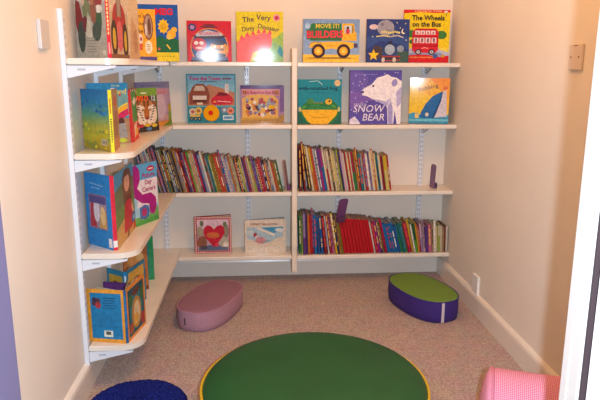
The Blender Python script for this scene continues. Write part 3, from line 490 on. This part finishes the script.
def ordinal(n):
    one = ['','first','second','third','fourth','fifth','sixth','seventh','eighth','ninth','tenth','eleventh','twelfth','thirteenth','fourteenth','fifteenth','sixteenth','seventeenth','eighteenth','nineteenth']
    if n < 20: return one[n]
    t = ['','','twent','thirt','fort','fift','sixt','sevent'][n//10]
    return t+'ieth' if n % 10 == 0 else t+'y-'+one[n % 10]
PAGES = [mat(c_, .85, 0, .15, 220) for c_ in ('#a8967f', '#8f8578', '#7d7874', '#94806a')]
def row(seq, xa, xb, z, hf, lf, where, group, depth=.132):
    """seq: (colour, relative thickness[, second colour]); hf(u), lf(u): height and lean in degrees along the row"""
    rnd = random.Random(len(seq)*13+1)
    items = []
    tot = sum(s[1] for s in seq)
    hj = [rnd.uniform(-.009, .007) for s in seq]
    hj = [0 if len(s) > 3 else a for s, a in zip(seq, hj)]
    def layout(k):
        x = xa; out = []; pr = None; acc = 0
        for s, j in zip(seq, hj):
            u = (acc+s[1]/2)/tot; acc += s[1]
            t = s[1]*k; a = math.radians(lf(u)); h = hf(u)+j
            x0 = x
            if pr:
                # right side of the previous book, from its bottom corner to its top corner
                (bx, bz), (tx, tz) = pr
                m = max(bx+bz*math.tan(a), tx+tz*math.tan(a)) if tz <= h*math.cos(a) else max(bx+bz*math.tan(a), bx+(tx-bx)*min(1, h*math.cos(a)/tz)+h*math.cos(a)*math.tan(a))
                x0 = m+.0004
            out.append((x0, t, a, h))
            pr = ((x0+t*math.cos(a), t*math.sin(a)), (x0+t*math.cos(a)-h*math.sin(a), t*math.sin(a)+h*math.cos(a)))
            x = x0
        return out, x0+t*math.cos(a)
    lo, hi = .0005, .03
    for i in range(50):
        k = (lo+hi)/2
        if layout(k)[1] > xb: hi = k
        else: lo = k
    lay, _ = layout(lo)
    for i, (s, (x0, t, a, h)) in enumerate(zip(seq, lay)):
        col, col2 = s[0], (s[2] if len(s) > 2 and s[2] else None)
        y0 = 3.014 + (0 if len(s) > 3 else rnd.uniform(-.006, .008)); d = depth + rnd.uniform(-.006, .004)
        bm = bmesh.new(); c = min(.0016, t*.18)
        ms = [spn(PAL[col])]
        # covers and banded spine
        box(bm, 0, c, 0, d, 0, h); box(bm, t-c, t, 0, d, 0, h)
        if len(s) > 3: bands = [(0, h, 0)]
        else:
            other = PAL[col2] if col2 else rnd.choice(['#e9e1d2','#d8cba8','#3a3440','#c9453c','#e0bc4a','#5f78a8', PAL[col]])
            ms.append(spn(other))
            if col2: f = rnd.uniform(.4, .6); bands = [(0, f*h, 0), (f*h, h, 1)]
            else:
                bands = [(0, .09*h, 0)]; q = rnd.uniform(.07, .3); dash = rnd.random() < .18; bands = [(0, q*h, 0)]
                while q < .88:
                    L_ = rnd.uniform(.02, .05) if dash else rnd.uniform(.08, .3); bands += [(q*h, (q+L_)*h, 1), ((q+L_)*h, (q+L_+.045)*h, 0)]; q += L_+.045
                    if rnd.random() < .12: q2 = q+rnd.uniform(.1, .25); bands.append((q*h, min(q2, .95)*h, 0)); q = q2
                bands.append((min(q, .97)*h, h, 0))
        for b0, b1, mi in bands:
            if b1-b0 < 1e-4: continue
            m_in = .3*t if (mi == 1 and not col2) else 0
            if m_in:
                box(bm, c*.5, t-c*.5, .0002, .002, b0, b1, 0); box(bm, m_in, t-m_in, -.0003, .0006, b0, b1, 1)
            else: box(bm, c*.5, t-c*.5, 0, .002, b0, b1, mi)
        bk_ = meshobj('thin_book', bm, ms)
        # turn about the lower left corner, top towards the left wall; recentre on shelf
        bk_.matrix_world = Matrix.Translation((x0, y0, z+.0005)) @ Matrix.Rotation(-a, 4, 'Y')
        boxobj('pages', (c*1.05, t-c*1.05, .0022, d-.003, .002, h-.0025), rnd.choice(PAGES), bk_)
        two = f'{col} and {col2}' if col2 else col
        tag(bk_, f'thin {two} spined book, {ordinal(i+1)} from left in {where}', 'book', group)

def pw(u, pts):
    for (a, va), (b, vb) in zip(pts, pts[1:]):
        if u <= b: return va+(vb-va)*(u-a)/(b-a)
    return pts[-1][1]
rowA = [('lilac',1),('navy',.9),('cream',.9),('blue grey',1),('pale blue',1.1),('cream',.8),('dark green',.9),('grey',1),('brown',.9),('lilac',1),('navy',.9),('tan',1),('teal',.8),('olive',1),('black',.9),('cream',.9),('blue grey',1),('navy',.9),('tan',1),('black',.8),('gold',.9),('cream',.9),('red orange',1),('maroon',.9),('violet',.9),('grey',.8),('crimson',1.1),
 ('lime',1.3,'bright green'),('cream',1),('peach',.8),('grey',.8),('crimson',1),('violet',1),('pale blue',1.2),('white',1.1),('dark green',1),('grey',.8),('teal',.9),('lime',.8),('gold',1.3),('olive',.8),('red orange',1.2),('red orange',1),('peach',.8),('blue',1.1),('white',1.1),('pale pink',.9),('pale blue',.9),('orange',1.1),('cream',.8),('pale yellow',.9),('navy',.8),('orange',.9),('black',.8),('lime',.9),('lilac',1),('violet',.9),('crimson',.9),('peach',1),('pale yellow',.9),('lime',1),('magenta',.9),('purple',.8),('grey',.9),('red',1),('crimson',.9),('red orange',.8),('navy',1.2),('orange',.8),('grey',.9),('blue grey',.8),('white',1),('red orange',.9),('gold',1.1),('olive',.9),('green',.8)]
row(rowA, -.552, .133, Z3, lambda u: .240-.088*u, lambda u: 15-2.5*u, "third shelf's left row", 'thin books leaning on the third shelf, left bay')
rowB = [('maroon',1.2),('dark red',1),('brown',.9),('cream',1.1),('orange',1.1,'yellow'),('red orange',1),('white',.9),('blue grey',1),('magenta',1.2,'purple'),('bright blue',1.2,'magenta'),('cream',1),('red',.9,'cream'),('cream',1.3),('brown',.7),('cream',1),('pale yellow',1),('grey',.9),('lime',.8),('navy',.9,'violet'),('pale pink',1),('white',.9),('red',.8),('cream',.9),('red',.8),('cream',.7),('green',1.3,'crimson'),('gold',.9),('red',.9),('teal',1.5),('cream',.9),('red',1.3),('white',1.2),('lilac',.9),('white',1.1),('orange',.9),('cream',.8),('teal',1.3),('white',1.1),('dark red',1.3),('pale yellow',1.9,'yellow'),('red',1)]
row(rowB, .218, .698, Z3, lambda u: .236-.055*u, lambda u: pw(u, [(0,1),(.03,3),(.07,10),(.12,10.5),(1,8.5)]), "third shelf's right row", 'thin books leaning on the third shelf, right bay')
rowC = [('green',1),('lime',.8),('purple',1.3,'lilac'),('violet',.9),('orange',.9),('red',1.2),('crimson',.8),('bright blue',1.5),('blue',1.1),('blue',1.2),('dark red',1.4),('white',.7),('crimson',1),('pink',1.3),('yellow',1.1),('navy',.9),('gold',.9),('olive',.9)] \
 + [('scarlet',1.6,None,'set')]*9 + [('white',.7),('crimson',1.3),('magenta',1.2),('violet',.9),('olive',.7),('crimson',1.3),('bright blue',1.5),('blue',1),('bright blue',1.4),('bright blue',1.3),('blue',.9),('green',1.2,'teal'),('teal',1),('green',1.2),('crimson',2),('yellow',1),('white',.8),('bright green',1.2,'dark green'),('yellow',.7),('red',.9),('lilac',1.2,'pale pink'),('pale pink',.9),('purple',1.4,'violet'),('pink',1.6),('tan',.9),('white',1.2),('cream',1),('lime',1.1,'cream'),('cream',1.1),('tan',1),('brown',.6),('white',1.1)]
row(rowC, .218, 1.013, Z4, lambda u: pw(u, [(0,.218),(.3,.194),(.5,.182),(.56,.165),(.7,.166),(1,.136)]), lambda u: pw(u, [(0,1.5),(.12,3),(.2,9),(.34,11),(.5,12),(.66,15),(.74,14),(.82,8),(.88,4),(1,1)]), "lowest shelf's right row", 'thin books on the lowest shelf, right bay')

# ------------------------------------------------------------------ bookends
M_bend = mat('#6d3f72', .35, .3, key='bookend'); M_bend2 = mat('#4a2450', .35, .3, key='bookendfoot')
def bookend(label, loc, rz, h, lean, m=M_bend, m2=M_bend2, d=.055, ry=0):
    r = thing('bookend', label, 'bookend', loc, rz, 'purple bookends')
    bm = bmesh.new()
    pts = [(0,0),(d,0),(d,h-.012),(d-.004,h-.004),(d-.012,h),(.012,h),(.004,h-.004),(0,h-.012)]
    a = [bm.verts.new((z*lean, y, z+.0005)) for y, z in pts]; b = [bm.verts.new((z*lean+.005, y, z+.0005)) for y, z in pts]
    n = len(pts); bm.faces.new(a); bm.faces.new(b[::-1])
    for i in range(n): bm.faces.new((a[i], a[(i+1) % n], b[(i+1) % n], b[i]))
    meshobj('plate', bm, m, r)
    bm = bmesh.new(); box(bm, .006, .022, .002, d-.002, .0005, .03, 0, .003); meshobj('foot', bm, m2, r)
    r.rotation_euler = (0, ry, rz)
    return r
bookend('slim purple bookend standing alone on the third shelf by the right wall', (.931, 3.055, Z3-.002), .12, .125, .05)
bookend('pinkish bookend at the right end of the long leaning row, third shelf', (.147, 3.035, Z3), -.28, .155, -.13, mat('#b58e94', .4, .2), M_bend)
bookend('purple bookend sticking up above the books left of the red set, lowest shelf', (.402, 2.998, Z4+.176), -1.1, .130, .30, d=.052)

# ------------------------------------------------------------------ floor cushions
def fabric(col, col2=None, sc=420, rough=.85):
    return mat(col, rough, 0, .10, 160, .35, sc)
def oval_pad(name, label, cx, cy, a, b, angd, h, n_, mt, msd, seam_m, extra=None):
    r = thing(name, label, 'cushion', (cx, cy, 0), angd)
    N = 72
    def ring(s, z): return [(s*0+math.copysign(abs(math.cos(t))**(2/n_), math.cos(t))*(a+s), math.copysign(abs(math.sin(t))**(2/n_), math.sin(t))*(b+s), z) for t in (2*PI*i/N for i in range(N))]
    def loft(name, rings, m, cap):
        bm = bmesh.new(); R = [[bm.verts.new(p) for p in rr] for rr in rings]
        for p, q in zip(R, R[1:]):
            for i in range(N): bm.faces.new((p[i], p[(i+1) % N], q[(i+1) % N], q[i]))
        if cap: bm.faces.new(R[-1])
        o = meshobj(name, bm, m, r, smooth=True); return o
    loft('side_panel', [ring(-.006, .0008), ring(-.001, .004), ring(.002, h*.3), ring(.003, h*.6), ring(.0015, h*.9), ring(-.0005, h-.002)], msd, False)
    loft('top_panel', [ring(-.0005, h-.002), ring(-.006, h+.003)] + [ring(-min(a, b)*k, h+.003+.004*k) for k in (.15, .35, .6, .85, .97)], mt, True)
    # rolled seam
    bm = bmesh.new(); base = ring(.0008, h-.001); M_ = 8; RR = []
    for i in range(N):
        p = Vector(base[i]); q = Vector(base[(i+1) % N]) - Vector(base[i-1]); q.normalize(); nrm = Vector((q.y, -q.x, 0))
        RR.append([bm.verts.new(p + nrm*.0028*math.cos(2*PI*j/M_) + Vector((0, 0, .0028*math.sin(2*PI*j/M_)))) for j in range(M_)])
    for i in range(N):
        for j in range(M_): bm.faces.new((RR[i][j], RR[(i+1) % N][j], RR[(i+1) % N][(j+1) % M_], RR[i][(j+1) % M_]))
    meshobj('seam', bm, seam_m, r, smooth=True)
    return r
M_mv = fabric('#94687c'); M_mv2 = fabric('#b08596')
mv = oval_pad('oval_floor_cushion', 'mauve oval floor cushion on the carpet below the left bay', -.221, 2.64, .211, .115, 1.195, .089, 2.55, M_mv, M_mv2, M_mv2)
# tag of the zip: sits on the near rounded end
def on_pad(r, px, py, dx, z0, z1, w, name, m, out=.004):
    """strip on the side wall at world bearing (px, py) from the centre"""
    ca, sa = math.cos(-r.rotation_euler.z), math.sin(-r.rotation_euler.z)
    x, y = px*ca-py*sa, px*sa+py*ca
    return x, y
def side_strip(r, a, b, n_, t, w, z0, z1, name, m):
    cx = math.copysign(abs(math.cos(t))**(2/n_), math.cos(t))*(a+.003); cy = math.copysign(abs(math.sin(t))**(2/n_), math.sin(t))*(b+.003)
    dt = 1e-3
    dx = math.copysign(abs(math.cos(t+dt))**(2/n_), math.cos(t+dt))*(a+.003)-cx; dy = math.copysign(abs(math.sin(t+dt))**(2/n_), math.sin(t+dt))*(b+.003)-cy
    return boxobj(name, (-w/2, w/2, -.0012, .003, z0, z1), m, r, bev=.0008, seg=1, loc=(cx, cy, 0), rz=math.atan2(dy, dx)+PI*0)
side_strip(mv, .211, .115, 2.55, PI-.13, .005, .030, .062, 'zip_pull', mat('#241c20', .4))
M_gt = fabric('#688a32'); M_pu = fabric('#3a2478')
gp = oval_pad('oval_floor_cushion', 'oval floor cushion with lime green top and purple sides by right wall', .782, 2.66, .206, .121, -1.238, .101, 2.38, M_gt, M_pu, M_pu)
side_strip(gp, .206, .121, 2.38, -.18, .013, .004, .098, 'zip', mat('#cfc4cc', .5))

def round_cushion(name, label, cx, cy, R, h, dome, mtop, mside, mpipe, parts=True):
    r = thing(name, label, 'cushion', (cx, cy, 0))
    N = 96
    def lathe(nm, prof, m):
        bm = bmesh.new(); rows_ = []
        for rr, z in prof:
            rows_.append([bm.verts.new((rr*math.cos(2*PI*i/N), rr*math.sin(2*PI*i/N), z)) for i in range(N)])
        for p, q in zip(rows_, rows_[1:]):
            for i in range(N): bm.faces.new((p[i], p[(i+1) % N], q[(i+1) % N], q[i]))
        if prof[-1][0] < .2*R: bm.faces.new(rows_[-1])
        return meshobj(nm, bm, m, r, smooth=True)
    lathe('side_panel', [(R-.012, .001), (R-.003, .012), (R+.003, h*.5), (R, h-.004)], mside)
    lathe('top_panel', [(R-.001, h-.003), (R-.006, h+.007), (R-.018, h+.018), (R-.045, h+.031), (R-.09, h+.041), (R-.15, h+.047), (R*.4, h+.050), (R*.2, h+.051), (R*.05, h+.051)], mtop)
    bm = bmesh.new(); M_ = 10; RR = []
    for i in range(N):
        t = 2*PI*i/N
        RR.append([bm.verts.new(((R+.002+.0048*math.cos(2*PI*j/M_))*math.cos(t), (R+.002+.0048*math.cos(2*PI*j/M_))*math.sin(t), h-.002+.0048*math.sin(2*PI*j/M_))) for j in range(M_)])
    for i in range(N):
        for j in range(M_): bm.faces.new((RR[i][j], RR[(i+1) % N][j], RR[(i+1) % N][(j+1) % M_], RR[i][(j+1) % M_]))
    meshobj('piping', bm, mpipe, r, smooth=True)
    return r
round_cushion('round_floor_cushion', 'large round dark green floor cushion with yellow piping in front centre', 0.180, 1.79, .368, .107, .034, mat('#0c5426', .55, .05, .10, 6, .12, 300), mat('#b9961f', .6, 0, .06, 40), mat('#d8b326', .5))
# deep blue shaggy round mat
def shaggy():
    m = bpy.data.materials.new('shag'); m.use_nodes = True; nt = m.node_tree; b = nt.nodes['Principled BSDF']
    b.inputs['Roughness'].default_value = 1; b.inputs['Specular IOR Level'].default_value = .1
    tc = nt.nodes.new('ShaderNodeTexCoord'); v = nt.nodes.new('ShaderNodeTexVoronoi'); v.inputs['Scale'].default_value = 185
    nt.links.new(tc.outputs['Object'], v.inputs['Vector'])
    r = nt.nodes.new('ShaderNodeValToRGB'); e = r.color_ramp.elements; e[0].color = lin('#2b3fae'); e[1].color = lin('#101a66'); e[1].position = .7
    nt.links.new(v.outputs['Distance'], r.inputs['Fac']); nt.links.new(r.outputs['Color'], b.inputs['Base Color'])
    bp = nt.nodes.new('ShaderNodeBump'); bp.invert = True; bp.inputs['Strength'].default_value = .9; bp.inputs['Distance'].default_value = .006
    nt.links.new(v.outputs['Distance'], bp.inputs['Height']); nt.links.new(bp.outputs['Normal'], b.inputs['Normal'])
    return m
bm = bmesh.new(); N = 160; rr_ = random.Random(3); rows_ = []
RX, RY = .166, .166
prof = [(1.0, .001), (1.015, .012), (1.0, .026), (.95, .036)] + [(k, .038+.006*(1-k)) for k in (.85, .7, .5, .3, .08)]
for kk, (k, z) in enumerate(prof):
    rows_.append([bm.verts.new((RX*k*math.cos(2*PI*i/N)*(1+rr_.uniform(-.012, .012)), RY*k*math.sin(2*PI*i/N)*(1+rr_.uniform(-.012, .012)), z+(rr_.uniform(-.002, .002) if kk > 1 else 0))) for i in range(N)])
for p, q in zip(rows_, rows_[1:]):
    for i in range(N): bm.faces.new((p[i], p[(i+1) % N], q[(i+1) % N], q[i]))
bm.faces.new(rows_[-1])
tag(meshobj('round_shaggy_mat', bm, shaggy(), smooth=True, loc=(-.408, 1.822, 0)), 'navy blue shaggy round mat on the carpet at lower left', 'mat')

# pink gingham bolster
def gingham():
    m = bpy.data.materials.new('gingham'); m.use_nodes = True; nt = m.node_tree; b = nt.nodes['Principled BSDF']
    b.inputs['Roughness'].default_value = .85; b.inputs['Specular IOR Level'].default_value = .2
    uv = nt.nodes.new('ShaderNodeUVMap')
    sp = nt.nodes.new('ShaderNodeSeparateXYZ'); nt.links.new(uv.outputs['UV'], sp.inputs['Vector'])
    def band(sock):
        a = nt.nodes.new('ShaderNodeMath'); a.operation = 'MULTIPLY'; a.inputs[1].default_value = 185; nt.links.new(sock, a.inputs[0])
        f = nt.nodes.new('ShaderNodeMath'); f.operation = 'FRACT'; nt.links.new(a.outputs[0], f.inputs[0])
        g = nt.nodes.new('ShaderNodeMath'); g.operation = 'GREATER_THAN'; g.inputs[1].default_value = .5; nt.links.new(f.outputs[0], g.inputs[0])
        return g.outputs[0]
    s = nt.nodes.new('ShaderNodeMath'); s.operation = 'ADD'; nt.links.new(band(sp.outputs['X']), s.inputs[0]); nt.links.new(band(sp.outputs['Y']), s.inputs[1])
    h = nt.nodes.new('ShaderNodeMath'); h.operation = 'MULTIPLY'; h.inputs[1].default_value = .5; nt.links.new(s.outputs[0], h.inputs[0])
    r = nt.nodes.new('ShaderNodeValToRGB'); r.color_ramp.interpolation = 'CONSTANT'; e = r.color_ramp.elements
    e[0].color = lin('#efc4d6'); e[1].color = lin('#e290b2'); e[1].position = .4
    e2 = r.color_ramp.elements.new(.9); e2.color = lin('#cf6c94')
    nt.links.new(h.outputs[0], r.inputs['Fac']); nt.links.new(r.outputs['Color'], b.inputs['Base Color'])
    return m
def bolster():
    r = thing('bolster_cushion', 'pink gingham bolster cushion lying by the right door frame', 'cushion', (.688, 1.575, 0), math.radians(-21))
    R, L, N = .122, .30, 64
    g = gingham()
    def tube(nm, prof, m):
        bm = bmesh.new(); ul = bm.loops.layers.uv.new('UVMap'); rows_ = []; s = 0; ss = []
        for i, (x, q) in enumerate(prof):
            if i: s += math.hypot(x-prof[i-1][0], q-prof[i-1][1])
            ss.append(s)
            rr = []
            for j in range(N):
                t = 2*PI*j/N; zz = R+q*math.sin(t)
                zz = max(zz, .001+.0*q)
                rr.append(bm.verts.new((x, q*math.cos(t)*1.02, zz)))
            rows_.append(rr)
        for k in range(len(rows_)-1):
            for j in range(N):
                f = bm.faces.new((rows_[k][j], rows_[k][(j+1) % N], rows_[k+1][(j+1) % N], rows_[k+1][j]))
                for l, (a, b_) in zip(f.loops, ((k, j), (k, j+1), (k+1, j+1), (k+1, j))): l[ul].uv = (ss[a], b_/N*2*PI*R)
        if prof[0][1] < .03: bm.faces.new(rows_[0])
        if prof[-1][1] < .03: bm.faces.new(rows_[-1])
        return meshobj(nm, bm, m, r, smooth=True)
    tube('end_panel', [(-.034, .008), (-.031, .04), (-.026, .07), (-.018, .10), (-.006, .122), (.001, R-.004)], g)
    tube('body', [(.001, R-.004), (.012, R), (L-.02, R), (L-.008, R-.006), (L, .11), (L+.005, .06), (L+.006, .01)], g)
    bm = bmesh.new(); RR = []
    for i in range(N):
        t = 2*PI*i/N; c = Vector((0, (R-.001)*math.cos(t)*1.02, max(R+(R-.001)*math.sin(t), .004))); o = Vector((0, math.cos(t), math.sin(t)))
        RR.append([bm.verts.new(c+Vector((1,0,0))*.004*math.cos(2*PI*j/8)+o*.004*math.sin(2*PI*j/8)) for j in range(8)])
    for i in range(N):
        for j in range(8): bm.faces.new((RR[i][j], RR[(i+1) % N][j], RR[(i+1) % N][(j+1) % 8], RR[i][(j+1) % 8]))
    meshobj('piping', bm, mat('#d68aa4', .8), r, smooth=True)
    return r
bolster()

# ------------------------------------------------------------------ wall fittings
def plate(name, label, cat, x, y, z, w, h, d, side, m, slot=True, screws=True):
    r = thing(name, label, cat, (x, y, z), PI/2*side)
    # local: face looks along -y
    boxobj('plate', (-w/2, w/2, -d, -.0004, -h/2, h/2), m, r, bev=.002)
    if screws:
        for s in (-1, 1):
            disc('screw', s*w*.3, .0, .0035, -d-.0002, -d-.0012, mat('#6e5a48', .4), r, 12)
    if slot: boxobj('slot', (-w*.14, w*.14, -d-.0008, -d+.0004, h*.43, h*.46), mat('#5a4636', .6), r)
    return r
plate('wall_plate', 'small beige blank plate with two screws high on right wall', 'wall plate', RIGHT, 1.886, 1.157, .080, .080, .009, -1, mat('#dfd0c2', .4, .2))
plate('wall_socket', 'small white wall box just above the right baseboard', 'wall socket', RIGHT, 2.585, .137, .07, .086, .012, -1, M_white, False, False)
plate('wall_switch', 'small white switch box on left wall beside the shelf upright', 'switch', LEFT, 1.842, 1.213, .075, .082, .012, 1, mat('#d2cdc8', .4), False, False)

# ------------------------------------------------------------------ light: camera flash, ceiling bulb, dim warm ambient fill added as the world
def light(name, typ, loc, energy, col, **k):
    l = bpy.data.lights.new(name, typ); l.energy = energy; l.color = col
    for a, b in k.items(): setattr(l, a, b)
    o = bpy.data.objects.new(name, l); o.location = loc; C.objects.link(o); return o
HCAM = 1.119
light('camera_flash', 'POINT', (.088, -.01, HCAM+.012), 128, (.71, .85, 1.0), shadow_soft_size=.017)
light('ceiling_bulb', 'POINT', (.30, 1.75, 2.05), 20, (1.0, .44, .09), shadow_soft_size=.10)
w = bpy.data.worlds.new('ambient_fill'); SC.world = w; w.use_nodes = True
w.node_tree.nodes['Background'].inputs['Color'].default_value = (1.0, .52, .18, 1); w.node_tree.nodes['Background'].inputs['Strength'].default_value = .16

# ------------------------------------------------------------------ camera
f, p, yw, ro = 598.675, .216225, .072485, .003023
F = Vector((math.sin(yw)*math.cos(p), math.cos(yw)*math.cos(p), -math.sin(p)))
Rt = Vector((math.cos(yw), -math.sin(yw), 0)); U = Rt.cross(F)
R2 = Rt*math.cos(ro)+U*math.sin(ro); U2 = -Rt*math.sin(ro)+U*math.cos(ro)
cam = bpy.data.cameras.new('camera'); cam.sensor_width = 36; cam.lens = f/600*36; cam.clip_start = .05
co = bpy.data.objects.new('camera', cam); C.objects.link(co)
co.matrix_world = Matrix(((R2.x, U2.x, -F.x, 0), (R2.y, U2.y, -F.y, 0), (R2.z, U2.z, -F.z, HCAM), (0, 0, 0, 1)))
SC.camera = co
vs = SC.view_settings; vs.view_transform = 'Standard'; vs.look = 'None'; vs.gamma = 1; vs.exposure = .1; vs.use_curve_mapping = False
